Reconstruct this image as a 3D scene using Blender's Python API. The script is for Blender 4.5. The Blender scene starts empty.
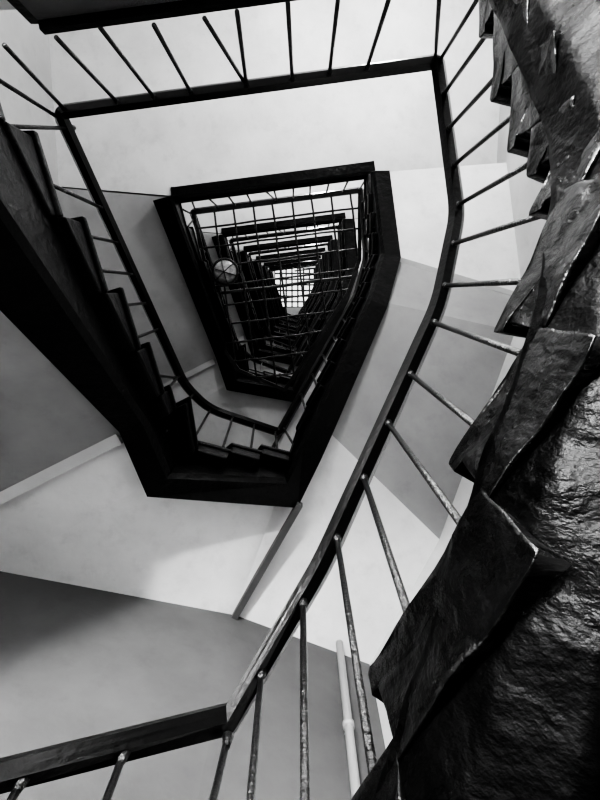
import bpy, bmesh, math, random
from mathutils import Vector, Matrix, noise
random.seed(4)
C = bpy.context.scene.collection

# ---------------------------------------------------------------- materials
def mat(name, col=(.5,.5,.5), rough=.5, var=.0, vscale=3., bump=0., bscale=20., coat=0., spec=.5, scratch=0., metal=0., bdist=.02, stretch=None, rvar=0., stain=0.):
    m = bpy.data.materials.new(name); m.use_nodes = True
    nt = m.node_tree; N = nt.nodes; L = nt.links
    b = N['Principled BSDF']
    b.inputs['Roughness'].default_value = rough
    b.inputs['Metallic'].default_value = metal
    b.inputs['Specular IOR Level'].default_value = spec
    b.inputs['Coat Weight'].default_value = coat
    b.inputs['Coat Roughness'].default_value = .15
    tc = N.new('ShaderNodeTexCoord')
    n1 = N.new('ShaderNodeTexNoise'); n1.inputs['Scale'].default_value = vscale
    n1.inputs['Detail'].default_value = 6; n1.inputs['Roughness'].default_value = .6
    L.new(tc.outputs['Object'], n1.inputs['Vector'])
    r = N.new('ShaderNodeValToRGB')
    lo = tuple(max(0, c*(1-var)) for c in col)+(1,); hi = tuple(min(1, c*(1+var)) for c in col)+(1,)
    r.color_ramp.elements[0].position = .3; r.color_ramp.elements[0].color = lo
    r.color_ramp.elements[1].position = .7; r.color_ramp.elements[1].color = hi
    L.new(n1.outputs['Fac'], r.inputs['Fac'])
    out = r.outputs['Color']
    if rvar > 0:
        mr = N.new('ShaderNodeMapRange'); mr.inputs['From Min'].default_value=.3; mr.inputs['From Max'].default_value=.7
        mr.inputs['To Min'].default_value=max(.05,rough-rvar); mr.inputs['To Max'].default_value=min(1,rough+rvar)
        L.new(n1.outputs['Fac'], mr.inputs['Value']); L.new(mr.outputs['Result'], b.inputs['Roughness'])
    if stain > 0:   # faint grime blotches
        n4 = N.new('ShaderNodeTexNoise'); n4.inputs['Scale'].default_value = 5.5
        n4.inputs['Detail'].default_value = 10; n4.inputs['Roughness'].default_value = .7
        L.new(tc.outputs['Object'], n4.inputs['Vector'])
        r4 = N.new('ShaderNodeValToRGB')
        r4.color_ramp.elements[0].position = .28; r4.color_ramp.elements[0].color = (1-stain,)*3+(1,)
        r4.color_ramp.elements[1].position = .48; r4.color_ramp.elements[1].color = (1,1,1,1)
        L.new(n4.outputs['Fac'], r4.inputs['Fac'])
        m4 = N.new('ShaderNodeMixRGB'); m4.blend_type='MULTIPLY'; m4.inputs['Fac'].default_value=1
        L.new(out, m4.inputs['Color1']); L.new(r4.outputs['Color'], m4.inputs['Color2']); out=m4.outputs['Color']
    if scratch > 0:
        n3 = N.new('ShaderNodeTexNoise'); n3.inputs['Scale'].default_value = 38
        n3.inputs['Detail'].default_value = 8; n3.inputs['Roughness'].default_value = .75
        L.new(tc.outputs['Object'], n3.inputs['Vector'])
        r3 = N.new('ShaderNodeValToRGB')
        r3.color_ramp.elements[0].position = .62; r3.color_ramp.elements[0].color = (0,0,0,1)
        r3.color_ramp.elements[1].position = .74; r3.color_ramp.elements[1].color = (scratch,)*3+(1,)
        L.new(n3.outputs['Fac'], r3.inputs['Fac'])
        mx = N.new('ShaderNodeMixRGB'); mx.blend_type = 'ADD'; mx.inputs['Fac'].default_value = 1
        L.new(out, mx.inputs['Color1']); L.new(r3.outputs['Color'], mx.inputs['Color2'])
        out = mx.outputs['Color']
    L.new(out, b.inputs['Base Color'])
    if bump > 0:
        n2 = N.new('ShaderNodeTexNoise'); n2.inputs['Scale'].default_value = bscale
        n2.inputs['Detail'].default_value = 8; n2.inputs['Roughness'].default_value = .55
        src = tc.outputs['Object']
        if stretch:
            mp = N.new('ShaderNodeMapping'); mp.inputs['Scale'].default_value = stretch
            mp.inputs['Rotation'].default_value = (0,0,.5)
            L.new(src, mp.inputs['Vector']); src = mp.outputs['Vector']
        L.new(src, n2.inputs['Vector'])
        bp = N.new('ShaderNodeBump'); bp.inputs['Strength'].default_value = bump; bp.inputs['Distance'].default_value = bdist
        L.new(n2.outputs['Fac'], bp.inputs['Height']); L.new(bp.outputs['Normal'], b.inputs['Normal'])
        if coat: L.new(bp.outputs['Normal'], b.inputs['Coat Normal'])
    return m

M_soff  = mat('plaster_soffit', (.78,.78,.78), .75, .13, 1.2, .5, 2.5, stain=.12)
M_soffshade = mat('plaster_soffit_shaded', (.34,.34,.34), .75, .18, 1.0, .4, 2.5, stain=.10)  # darker copy of the soffit plaster, shade of the flights painted in
M_soffm = mat('plaster_soffit_midgrey', (.55,.55,.55), .75, .14, 1.1, .3, 2.5, stain=.10)  # half-dark copy: painted shade of the upper left flights; also the ribs
M_wall  = mat('plaster_wall', (.55,.55,.55), .8, .12, .9, .3, 3, stain=.10)
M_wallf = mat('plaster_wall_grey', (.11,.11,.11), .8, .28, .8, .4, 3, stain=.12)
M_wood  = mat('old_dark_wood', (.004,.004,.004), .36, .5, 4, .7, 12, .05, .18, .012)
M_near  = mat('worn_step_wood', (.002,.002,.002), .25, .6, 5, .50, 4.5, .22, .22, .010, 0, .045, (1.,2.6,1.3), .12)
M_under = mat('worn_string_wood', (.002,.002,.002), .30, .6, 4, .55, 4.5, .0, .06, .010, 0, .045, (1.,2.2,1.3), .12)
M_rail  = mat('painted_handrail', (.004,.004,.004), .28, .3, 6, .2, 30, .25, .45, .01)
M_iron  = mat('wrought_iron', (.010,.010,.010), .28, .5, 30, .6, 60, .2, .5, .04)
M_stepshade  = mat('shaded_step_grey', (.08,.08,.08), .6, .2, 6, .2, 12)  # mid-dark grey painted for a soffit step's face in shadow
M_floor = mat('stone_floor', (.12,.12,.12), .6, .2, 3, .1, 10)
M_pipe  = mat('painted_pipe', (.38,.38,.38), .4, .05, 5)
M_frame = mat('skylight_frame', (.03,.03,.03), .5)

def simple(name,c,r,e=0):
    m = bpy.data.materials.new(name); m.use_nodes = True
    b = m.node_tree.nodes['Principled BSDF']
    b.inputs['Base Color'].default_value = (c,c,c,1); b.inputs['Roughness'].default_value = r
    if e:
        b.inputs['Emission Color'].default_value = (1,1,1,1); b.inputs['Emission Strength'].default_value = e
    return m
M_glass = mat('ribbed_lamp_glass',(.40,.40,.40),.3,.5,14,.6,30)
M_bulb = simple('added_lamp_glow',.9,.3,3)  # glow of the added lamps out of view

def empty(name):
    e = bpy.data.objects.new(name, None); C.objects.link(e); return e

def obj(name, verts, faces, m, parent=None, smooth=False):
    me = bpy.data.meshes.new(name); me.from_pydata([tuple(v) for v in verts], [], faces)
    bm = bmesh.new(); bm.from_mesh(me); bmesh.ops.recalc_face_normals(bm, faces=bm.faces); bm.to_mesh(me); bm.free()
    me.materials.append(m)
    if smooth:
        for p in me.polygons: p.use_smooth = True
    o = bpy.data.objects.new(name, me); C.objects.link(o)
    if parent: o.parent = parent
    return o

class Acc:
    def __init__(s): s.v=[]; s.f=[]
    def add(s, v, f):
        k=len(s.v); s.v += [tuple(x) for x in v]; s.f += [tuple(i+k for i in q) for q in f]
    def hexa(s, bot, top):
        s.add(list(bot)+list(top), [(0,1,2,3),(4,5,6,7),(0,1,5,4),(1,2,6,5),(2,3,7,6),(3,0,4,7)])
    def tube(s, a, b, r, n=8, r2=None):
        a=Vector(a); b=Vector(b); d=(b-a).normalized()
        u=d.cross(Vector((0,0,1)));
        if u.length<1e-3: u=Vector((1,0,0))
        u.normalize(); w=d.cross(u); r2=r if r2 is None else r2
        v=[]
        for p,rr in ((a,r),(b,r2)):
            for i in range(n):
                t=2*math.pi*i/n; v.append(p+u*math.cos(t)*rr+w*math.sin(t)*rr)
        f=[(i,(i+1)%n,n+(i+1)%n,n+i) for i in range(n)]+[tuple(range(n)),tuple(range(n,2*n))]
        s.add(v,f)
    def beam(s, p, q, w, h):
        p=Vector(p); q=Vector(q); d=(q-p); d.z=0; d.normalize(); n=Vector((-d.y,d.x,0))*w/2
        z=Vector((0,0,h))
        s.hexa([p-n-z,p+n-z,q+n-z,q-n-z],[p-n,p+n,q+n,q-n])
    def sphere(s, c, r, nu=16, nv=10, sz=1.):
        v=[];f=[]
        for j in range(nv+1):
            ph=math.pi*j/nv
            for i in range(nu):
                t=2*math.pi*i/nu; v.append((c[0]+r*math.sin(ph)*math.cos(t), c[1]+r*math.sin(ph)*math.sin(t), c[2]+sz*r*math.cos(ph)))
        for j in range(nv):
            for i in range(nu): f.append((j*nu+i,j*nu+(i+1)%nu,(j+1)*nu+(i+1)%nu,(j+1)*nu+i))
        s.add(v,f)
    def sweep(s, pts, sec):
        pts=[Vector(p) for p in pts]; n=len(pts); v=[]
        secs = sec if callable(sec) else (lambda i: sec)
        k=len(secs(0))
        for i,p in enumerate(pts):
            dirs=[]
            if i>0: d=pts[i]-pts[i-1]; d.z=0; dirs.append(d.normalized())
            if i<n-1: d=pts[i+1]-pts[i]; d.z=0; dirs.append(d.normalized())
            t=sum(dirs,Vector()); t.normalize()
            nn=Vector((-t.y,t.x,0))
            sc=1/max(.45,abs(nn.dot(Vector((-dirs[0].y,dirs[0].x,0)))))
            for (a,b) in secs(i): v.append(p+nn*a*sc+Vector((0,0,b)))
        f=[]
        for i in range(n-1):
            for j in range(k): f.append((i*k+j,i*k+(j+1)%k,(i+1)*k+(j+1)%k,(i+1)*k+j))
        f += [tuple(range(k)), tuple(range((n-1)*k,n*k))]
        s.add(v,f)
    def make(s,name,m,parent=None,smooth=False): return obj(name,s.v,s.f,m,parent,smooth)

def roundpath(pts, rad, n=5):
    P=[Vector(p) for p in pts]; out=[P[0]]
    for i in range(1,len(P)-1):
        r=rad[i] if isinstance(rad,(list,tuple)) else rad
        a,b,c=P[i-1],P[i],P[i+1]
        if r<=0: out.append(b); continue
        la=(a-b).length; lc=(c-b).length
        ra=min(r,la*.48); rc=min(r,lc*.48)
        p0=b+(a-b)/la*ra; p2=b+(c-b)/lc*rc
        for j in range(n+1):
            t=j/n; out.append(p0*(1-t)**2+b*2*t*(1-t)+p2*t*t)
    out.append(P[-1]); return out

def subdiv_path(pts, step):
    out=[]
    for a,b in zip(pts[:-1],pts[1:]):
        a=Vector(a);b=Vector(b); k=max(1,int((b-a).length/step))
        for j in range(k): out.append(a.lerp(b,j/k))
    out.append(Vector(pts[-1])); return out

# ---------------------------------------------------------------- plan of the stairwell
H=4.7; NS=7
def lp(a,b,t): return (a[0]+(b[0]-a[0])*t, a[1]+(b[1]-a[1])*t)
T=(-.12,1.50); R3=(.66,.06)
IN =[(-1.5,-1.10),(-1.02,.88),(-.92,1.27),T,lp(T,R3,.15),lp(T,R3,.3),R3,(.857,-.40),(.844,-1.39)]
RN =[(-1.5,-1.10),(-1.09,.86),(-.9,1.13),(-.21,1.43),None,None,(.69,.04),(.857,-.44),(.844,-1.39)]
OUT=[(-2.9,-1.2),(-2.9,1.82),(-2.25,2.03),(-.53,2.59),(.59,3.10),(1.22,2.13),(2.1,.38),(2.35,.05),(2.35,-1.45)]
TZ =[3.10,4.38,4.52,5.12,5.28,5.44,6.30,6.90,7.80]
SO =[2.60,4.00,4.15,4.50,4.60,4.95,5.88,6.42,7.20]
RZ =[4.0,5.6,5.8,6.05,6.26,6.46,7.4,7.95,8.7]
def at(L,u):
    i=min(len(L)-2,int(u)); t=u-i
    a,b=L[i],L[i+1]
    if isinstance(a,tuple): return lp(a,b,t)
    return a+(b-a)*t

# ---------------------------------------------------------------- stair flights
def tread_block(ui,uj,z,th,over=.035,e=.03):
    P,Q=at(IN,ui),at(IN,uj); O,S=at(OUT,ui),at(OUT,uj)
    P=(P[0]+(P[0]-O[0])*over,P[1]+(P[1]-O[1])*over); Q=(Q[0]+(Q[0]-S[0])*over,Q[1]+(Q[1]-S[1])*over)
    dx,dy=P[0]-Q[0],P[1]-Q[1]; l=math.hypot(dx,dy) or 1
    Pn=(P[0]+dx/l*e,P[1]+dy/l*e); On=(O[0]+dx/l*e,O[1]+dy/l*e)
    return P,Q,O,S,Pn,On
def add_tread(acc,ui,uj,z,th,over=.035,dz=None):
    P,Q,O,S,Pn,On=tread_block(ui,uj,z,th,over)
    zb=[z-th]*4
    if dz is not None:      # keep the carcass above the plaster soffit
        zb[1]=min(z-.06,max(z-th,at(SO,ui)+dz+.05)); zb[2]=min(z-.06,max(z-th,at(SO,uj)+dz+.05))
        zb[3]=min(z-.06,max(z-th,at(TZ,uj)+dz-.30))
    b=[(P[0],P[1],zb[0]),(O[0],O[1],zb[1]),(S[0],S[1],zb[2]),(Q[0],Q[1],zb[3])]
    t=[(P[0],P[1],z-.05),(O[0],O[1],z-.05),(S[0],S[1],z-.05),(Q[0],Q[1],z-.05)]
    acc.hexa(b,t)
    r=.02
    def ov(p,o):
        l=math.hypot(p[0]-o[0],p[1]-o[1]); return (p[0]+(p[0]-o[0])/l*r,p[1]+(p[1]-o[1])/l*r)
    Pr=ov(Pn,On); Qr=ov(Q,S)
    b=[(Pr[0],Pr[1],z-.05),(On[0],On[1],z-.05),(S[0],S[1],z-.05),(Qr[0],Qr[1],z-.05)]
    t=[(x,y,z) for x,y,_ in b]
    acc.hexa(b,t)

counts=[(1,2,1),(2,3,3),(3,4,1),(4,5,1),(5,6,5),(6,7,3),(7,8,4)]
steps=[0,.15,.36,.57,.76,.93]
for (u0,u1,n) in counts:
    for i in range(n): steps.append(u0+(u1-u0)*i/n + (.05 if u0==1 else 0))
steps.append(8.0)
nst=len(steps)-1
for s in range(NS):
    dz=H*s
    root=empty('stair_flight')
    a=Acc()
    D0=.98 if s==0 else .46; W0=.48 if s==0 else .22; D1=.40; W1=.20
    for i in range(nst):
        u=steps[i]
        zz=at(TZ,u); z2=at(TZ,steps[i+1])
        if u<.999:
            zt=[3.10,3.38,3.63,3.88,4.12,4.32][i]; zb=[3.1,3.1,3.38,3.63,3.88,4.12][i]
            add_tread(a,u,steps[i+1],dz+zt-(.02 if i==0 else 0),(zt-zb)+(.06 if i else .2),[-.0,.02,.045,.055,.055,.055][i],dz)
        else:
            # a radial joint can fan wide here, so keep the well-side overhang small past the tip
            add_tread(a,u,steps[i+1],dz+z2-(0.0 if i<nst-1 else .1),(z2-zz)+.02,.09 if u<2.9 else .03,dz)
    o=a.make('treads',M_wood,root)
    bv=o.modifiers.new('b','BEVEL'); bv.width=.012; bv.segments=2
    a=Acc()
    pts=[(IN[i][0],IN[i][1],TZ[i]+dz) for i in (0,1,2,3,4,5,6,7,8)]
    def sect(i):
        t=max(0,1-i) if i<2 else 0
        d=D1+.05+(D0-D1)*t; w_=W1+(W0-W1)*t; tp=(-.18 if i<3 else -.09)-(.06*t)
        return [(.0,tp),(w_,tp),(w_,-d),(.03,-d),(.0,-d+.06)]
    a.sweep(pts,sect)
    a.make('string_board',M_wood,root)
    def io(u): return D1-.07+(D0-D1)*max(0,1-u)
    for i in range(8):
        a=Acc()
        q=[]
        k=4
        for r in range(k+1):
            for c in range(k+1):
                u=i+c/k; P=at(IN,u); O=at(OUT,u); zi=at(TZ,u)-io(u)+dz; zo=at(SO,u)+dz
                t=r/k; q.append((P[0]+(O[0]-P[0])*(.05+.95*t),P[1]+(O[1]-P[1])*(.05+.95*t),zi+(zo-zi)*t))
        f=[(r*(k+1)+c,r*(k+1)+c+1,(r+1)*(k+1)+c+1,(r+1)*(k+1)+c) for r in range(k) for c in range(k)]
        a.add(q,f)
        a.make('soffit',(M_soffm if (s>0 and i==0) else M_soffshade) if i in (0,5,6) else M_soff,root,True)  # sloping flights take the plaster with shade in its colour
    def rad(i,w,h,drop,acc,t0=.12):
        P,O=IN[i],OUT[i]
        p=lp(P,O,t0); acc.beam((p[0],p[1],TZ[i]-D1+.07+dz+drop),(O[0],O[1],SO[i]+dz+drop),w,h)
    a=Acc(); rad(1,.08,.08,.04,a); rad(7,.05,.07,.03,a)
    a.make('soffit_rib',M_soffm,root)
    a=Acc(); a.beam((.0,1.70,4.72+dz),(-.53,2.59,4.53+dz),.05,.09); a.make('shaded_panel_step',M_stepshade,root)  # dark strip stands in for the shadowed step between soffit panels

# landings
for s in range(NS):
    z=3.1+H*s
    root=empty('stair_landing')
    off=.11 if s==0 else .03
    xe=-1.22 if s==0 else -1.5
    ye=-1.39+(.844-xe)/2.344*.29
    poly=[(xe,ye-off),(.844,-1.39-off),(2.35,-1.45),(2.35,-3.6),(-2.9,-3.6),(-2.9,-1.25),(xe-.02,-1.3 if s==0 else ye-off-.01)]
    n=len(poly)
    v=[(x,y,z-.24) for x,y in poly]+[(x,y,z-.02) for x,y in poly]
    obj('landing_slab',v,[tuple(range(n)),tuple(range(n,2*n))]+[(i,(i+1)%n,n+(i+1)%n,n+i) for i in range(n)],M_soff,root)
    a=Acc()
    a.sweep([(.90,-1.40-off,z),(.844,-1.39-off,z),(xe,ye-off,z),(xe-.05,ye-off,z)],[(.0,.0),(.11,.0),(.11,-.27),(.0,-.27)])
    a.sweep([(.844,-1.39-off,z),(xe,ye-off,z)],[(-.04,.02),(.05,.02),(.05,-.04),(-.04,-.04)])
    a.make('landing_edge_beam',M_wood,root)

# ---------------------------------------------------------------- lowest (near) flight, heavy worn steps
near_root=empty('worn_stair_flight')
def wear(p): return noise.noise_vector(p*3.5)*.014+noise.noise_vector(p*9)*.006+noise.noise_vector(p*23)*.0015
nu=[8.0,7.72,7.38,7.13,6.98,6.66,5.96,5.63,5.22,4.7,3.3,2.0,1.0,.83,.66,.5,.33,.16,0.0]
nz=[3.10,2.86,2.62,2.38,2.14,1.905,1.67,1.43,1.19,.95,.71,.48,.25,.04,-.17,-.38,-.59,-.8,-1.0]
for i in range(1,len(nu)):
    ui=nu[i]; uj=nu[i-1]; z=nz[i]; th=(nz[i]-nz[i+1] if i<len(nu)-1 else .2)+(.14 if i<4 else .06)
    if i<12:
        P,Q,O,S,Pn,On=tread_block(ui,uj,z,th,.06 if i>5 else .05)
        NY=70
        L0=math.hypot(P[0]-Q[0],P[1]-Q[1])
        ring=[]
        def seg(p,q,n):
            for j in range(n): ring.append((p[0]+(q[0]-p[0])*j/n,p[1]+(q[1]-p[1])*j/n))
        e=.03/max(L0,.05)
        seg((1,-th),(0,-th),12); seg((0,-th),(0,-.09),8); seg((0,-.09),(-e,-.08),3); seg((-e,-.08),(-e*1.1,-.01),3)
        seg((-e*1.1,-.01),(-e*.8,0),1); seg((-e*.8,0),(1,0),12); seg((1,0),(1,-th),8)
        K=len(ring); v=[];f=[]
        for j in range(NY+1):
            t=(j/NY)**1.3
            for (a_,b_) in ring:
                x=P[0]+(Q[0]-P[0])*a_; y=P[1]+(Q[1]-P[1])*a_
                X=O[0]+(S[0]-O[0])*a_; Y=O[1]+(S[1]-O[1])*a_
                p=Vector((x+(X-x)*t,y+(Y-y)*t,z+b_))
                v.append(p+wear(p))
        for j in range(NY):
            for k in range(K): f.append((j*K+k,j*K+(k+1)%K,(j+1)*K+(k+1)%K,(j+1)*K+k))
        base=list(range(K)); cen=sum((v[k] for k in base),Vector())/K
        prev=base
        for sft in (.97,.8,.6,.4,.2):
            cur=[]
            for k in base:
                p=cen.lerp(v[k],sft); p=p+noise.noise_vector(p*9)*.008
                cur.append(len(v)); v.append(p)
            for k in range(K): f.append((prev[k],prev[(k+1)%K],cur[(k+1)%K],cur[k]))
            prev=cur
        f.append(tuple(prev)); f.append(tuple(range(NY*K,NY*K+K)))
        obj('worn_step',v,f,M_near,near_root,True)
    else:
        a=Acc(); add_tread(a,ui,uj,z,th); a.make('step',M_near,near_root)
NT={8:3.1,7:2.14,6:1.72,3:.71,2:.48,1:.25,0:-1.0}
pts=[(IN[i][0],IN[i][1],NT[i]) for i in (0,1,2,3,6,7,8)]
pts=subdiv_path(roundpath(pts,[0,.12,.12,.05,.25,.25,0],6),.035)
a=Acc()
sec=[]
def sseg(p,q,n):
    for j in range(n): sec.append((p[0]+(q[0]-p[0])*j/n,p[1]+(q[1]-p[1])*j/n))
sseg((-.09,-.24),(.26,-.20),5); sseg((.26,-.20),(.34,-.62),10); sseg((.34,-.62),(.02,-.66),8); sseg((.02,-.66),(-.06,-.50),5); sseg((-.06,-.50),(-.09,-.24),8)
a.sweep(pts,sec)
a.v=[tuple(Vector(p)+wear(Vector(p))) for p in a.v]
a.make('string_board',M_under,near_root,True)
a=Acc(); k=16
zn=[NT[0],NT[1],NT[2],NT[3],.95,1.1,NT[6],NT[7],NT[8]]
for i in range(8):
    q=[]
    for r in range(k+1):
        for c in range(k+1):
            u=i+c/k; P=at(IN,u); O=at(OUT,u); zi=at(zn,u)-.50; zo=zi+.1; t=r/k
            p=Vector((P[0]+(O[0]-P[0])*(.1+.9*t),P[1]+(O[1]-P[1])*(.1+.9*t),zi+(zo-zi)*t)); q.append(p+noise.noise_vector(p*4)*.015)
    a.add(q,[(r*(k+1)+c,r*(k+1)+c+1,(r+1)*(k+1)+c+1,(r+1)*(k+1)+c) for r in range(k) for c in range(k)])
a.make('underside_boards',M_under,near_root,True)

# ---------------------------------------------------------------- railings
seq=(0,1,2,3,6,7,8)
def mid(z): return ((IN[0][0]+IN[8][0])/2,(IN[0][1]+IN[8][1])/2,z)
def railing(rp,fp,rads):
    root=empty('stair_railing')
    path=roundpath(rp,rads,6)
    a=Acc()
    w=.045
    a.sweep(path,[(-w,-.012),(-w+.012,.022),(w-.012,.022),(w,-.012),(w*.75,-.035),(w*.45,-.06),(-w*.45,-.06),(-w*.75,-.035)])
    a.make('handrail',M_rail,root)
    a=Acc()
    d=.115
    for i in range(len(rp)-1):
        p,q=Vector(rp[i]),Vector(rp[i+1]); L=math.hypot(q.x-p.x,q.y-p.y)
        while d<L:
            t=d/L; r=p.lerp(q,t); b=Vector(fp[i]).lerp(Vector(fp[i+1]),t)
            best=min(path,key=lambda c:(c.x-r.x)**2+(c.y-r.y)**2)
            if (best.xy-r.xy).length>.03 and min(t,1-t)<.2: r.x,r.y=best.x,best.y
            jx=random.uniform(-.012,.012); jy=random.uniform(-.012,.012)
            a.tube((b.x+jx,b.y+jy,b.z-.12),(r.x,r.y,r.z-.03),.0115,8)
            a.tube((r.x,r.y,r.z-.09),(r.x,r.y,r.z-.04),.012,8,.02)
            d+=.228
        d-=L
    a.make('balusters',M_iron,root,True)
    return root
nr=[mid(-.1),(-1.5,-1.10,-.1),(-1.09,.86,1.05),(-.88,1.24,1.34),(-.235,1.43,1.83),(.09,1.04,2.2),(.69,.06,3.02),(.857,-.42,3.40),(.844,-1.39,4.0),mid(4.0)]
nb=[-1.0,-1.0,.25,.45,.71,.95,1.72,2.14,3.05,3.1]
nf=[(p[0],p[1],b) for p,b in zip(nr,nb)]
railing(nr,nf,[0,.1,.15,.12,.0,.1,.12,.12,.02,0])
for s in range(NS):
    rp=[mid(RZ[0]+H*s)]+[(RN[i][0],RN[i][1],RZ[i]+H*s) for i in seq]+[mid(RZ[8]+H*s)]
    fp=[mid(TZ[0]+H*s)]+[(IN[i][0],IN[i][1],TZ[i]+H*s) for i in seq]+[mid(TZ[8]+H*s)]
    railing(rp,fp,[0,.05,.14,.16,.06,.16,.16,.03,0])

# ---------------------------------------------------------------- shell
ZB=-1.2; ZT=3.1+H*NS
W=[('wall_left',[(-2.9,-3.6),(-2.9,1.82)],M_wall),('wall_front',[(-2.9,1.82),(-2.25,2.03),(-.53,2.59),(.59,3.10)],M_wallf),
   ('wall_right',[(.59,3.10),(1.22,2.13),(2.1,.38),(2.35,.05),(2.35,-3.6)],M_wall),('wall_back',[(2.35,-3.6),(-2.9,-3.6)],M_wall)]
for nm,p,mm in W:
    v=[];f=[]
    for x,y in p: v+= [(x,y,ZB),(x,y,ZT)]
    for i in range(len(p)-1): f.append((2*i,2*i+2,2*i+3,2*i+1))
    obj(nm,v,f,mm)
pl=[(-2.9,-3.6),(-2.9,1.82),(-2.25,2.03),(-.53,2.59),(.59,3.10),(1.22,2.13),(2.1,.38),(2.35,.05),(2.35,-3.6)]
obj('floor',[(x,y,ZB) for x,y in pl],[tuple(range(len(pl)))],M_floor)
hx0,hx1,hy0,hy1=-1.5,.9,-1.4,.9
cv=[(-3.2,-3.8),(3,-3.8),(3,3.4),(-3.2,3.4),(hx0,hy0),(hx1,hy0),(hx1,hy1),(hx0,hy1)]
a=Acc(); a.add([(x,y,ZT) for x,y in cv],[(0,1,5,4),(1,2,6,5),(2,3,7,6),(3,0,4,7)]); a.make('ceiling',M_soff)
sk=empty('skylight'); a=Acc()
for i in range(8):
    x=hx0+(hx1-hx0)*i/7; a.beam((x,hy0,ZT+.1),(x,hy1,ZT+.1),.09,.06)
for i in range(8):
    y=hy0+(hy1-hy0)*i/7; a.beam((hx0,y,ZT+.11),(hx1,y,ZT+.11),.09,.06)
a.make('glazing_bars',M_frame,sk)

a=Acc(); px,py=.33,2.90; a.tube((px,py,ZB),(px,py,4.60),.03,16)
for z in (1.0,2.6,3.6):
    a.tube((px,py,z),(px,py,z+.05),.04,16); a.tube((px,py,z+.025),(px-.02,py+.08,z+.025),.012)
a.make('drain_pipe',M_pipe,None,True)
# ---------------------------------------------------------------- safety grille across the well
g=empty('safety_grille'); a=Acc(); GZ=8.6
gp=[RN[i] for i in seq]
def clip(o,d):
    ts=[]
    for i in range(len(gp)):
        p,q=gp[i],gp[(i+1)%len(gp)]; ex,ey=q[0]-p[0],q[1]-p[1]
        den=d[0]*ey-d[1]*ex
        if abs(den)<1e-9: continue
        t=((p[0]-o[0])*ey-(p[1]-o[1])*ex)/den; u=((p[0]-o[0])*d[1]-(p[1]-o[1])*d[0])/den
        if 0<=u<=1: ts.append(t)
    return (min(ts),max(ts)) if len(ts)>=2 else None
ang=math.atan2(-.29,2.344)
dx=(math.cos(ang),math.sin(ang)); dy=(-math.sin(ang),math.cos(ang))
def wire(o,d,r,sag=.04):
    c=clip(o,d)
    if not c: return
    n=8; pr=None
    for i in range(n+1):
        t=c[0]+(c[1]-c[0])*i/n
        p=(o[0]+d[0]*t+random.uniform(-.006,.006),o[1]+d[1]*t+random.uniform(-.006,.006),GZ-sag*math.sin(math.pi*i/n))
        if pr: a.tube(pr,p,r,6)
        pr=p
for i in range(-6,8):
    wire((dy[0]*i*.27,dy[1]*i*.27+.05),dx,.014)
for i in range(-7,6):
    wire((dx[0]*i*.27+.04,dx[1]*i*.27),dy,.014)
wire((0,-.12),dx,.024,.0)
pp=[(x,y,GZ) for x,y in gp]; pp.append(pp[0])
a.sweep(pp,[(-.05,.02),(.0,.02),(.0,-.02),(-.05,-.02)])
a.make('grille_bars',M_iron,g)

lamp=empty('globe_lamp'); lc=(-1.03,-.27,8.42)
a=Acc(); a.sphere(lc,.16,24,14,.7); a.make('glass_globe',M_glass,lamp,True)
a=Acc()
def ring(c,r,rt,n=32):
    for i in range(n):
        t0=2*math.pi*i/n;t1=2*math.pi*(i+1)/n
        a.tube((c[0]+r*math.cos(t0),c[1]+r*math.sin(t0),c[2]),(c[0]+r*math.cos(t1),c[1]+r*math.sin(t1),c[2]),rt,6)
ring(lc,.175,.02); a.tube((lc[0],lc[1],lc[2]+.1),(lc[0],lc[1],8.62),.06,16)
a.tube((lc[0],lc[1],8.6),(-1.36,-.27,8.6),.015,8)
for k in range(3):
    th=math.pi*k/3+.3
    for i in range(8):
        f0=math.pi*i/8;f1=math.pi*(i+1)/8
        a.tube((lc[0]+.172*math.cos(f0)*math.cos(th),lc[1]+.172*math.cos(f0)*math.sin(th),lc[2]-.125*math.sin(f0)),
               (lc[0]+.172*math.cos(f1)*math.cos(th),lc[1]+.172*math.cos(f1)*math.sin(th),lc[2]-.125*math.sin(f1)),.006,5)
a.make('lamp_cage',M_iron,lamp)

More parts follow.
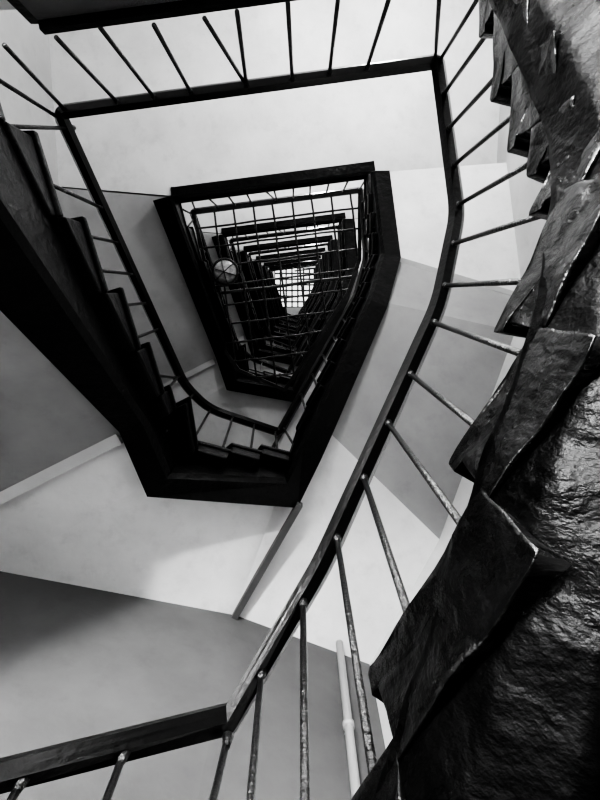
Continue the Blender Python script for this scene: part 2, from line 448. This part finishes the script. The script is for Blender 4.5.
# ---------------------------------------------------------------- added lamps, out of view, to light soffits and shaft
def point(x,y,z,W,root,r=.12):
    l=bpy.data.lights.new('added_light','POINT'); l.energy=W; l.shadow_soft_size=r
    o=bpy.data.objects.new('added_light',l); C.objects.link(o); o.location=(x,y,z); o.parent=root
def added_sconce(x,y,z,W):
    root=empty('added_wall_lamp')
    a=Acc(); a.beam((x-.06,y,z+.08),(x+.06,y,z+.08),.04,.2); a.tube((x,y,z),(x,y+.16,z),.015,8); a.make('bracket',M_iron,root)
    a=Acc(); a.sphere((x,y+.2,z),.08); a.make('added_lamp_glass',M_bulb,root,True)
    point(x,y+.45,z,W,root)
def added_pendant(x,y,zc,drop,W):
    root=empty('added_pendant_lamp')
    a=Acc(); a.tube((x,y,zc-.03),(x,y,zc),.06,16); a.tube((x,y,zc-drop),(x,y,zc),.008,8); a.tube((x,y,zc-drop),(x,y,zc-drop+.06),.09,20,.03); a.make('cord_and_cap',M_iron,root)
    a=Acc(); a.sphere((x,y,zc-drop-.03),.07); a.make('added_lamp_glass',M_bulb,root,True)
    point(x,y,zc-drop-.22,W,root,.16)
added_pendant(-1.15,-2.65,2.86,.55,1400)  # added under the first landing to brighten the winder soffits
added_sconce(.6,-3.56,5.3,190)  # added to light the second landing's soffit
for s in range(1,NS):
    added_sconce(.2,-3.56,5.3+H*s,200)  # added on every upper landing to light the shaft

w=bpy.data.worlds.new('world'); bpy.context.scene.world=w; w.use_nodes=True
w.node_tree.nodes['Background'].inputs['Color'].default_value=(1,1,1,1)
w.node_tree.nodes['Background'].inputs['Strength'].default_value=1.4
vs=bpy.context.scene.view_settings
vs.view_transform='AgX'
try: vs.look='AgX - Very High Contrast'
except Exception: pass

# ---------------------------------------------------------------- camera
f=600.; al=math.atan(108/f); s_,c_=math.sin(al),math.cos(al)
cam=bpy.data.cameras.new('camera'); cam.sensor_fit='VERTICAL'; cam.sensor_height=36; cam.lens=36*f/800; cam.clip_start=.01
co=bpy.data.objects.new('camera',cam); C.objects.link(co)
R=Matrix(((1,0,0),(0,-c_,-s_),(0,s_,-c_)))
co.matrix_world=R.to_4x4()
bpy.context.scene.camera=co
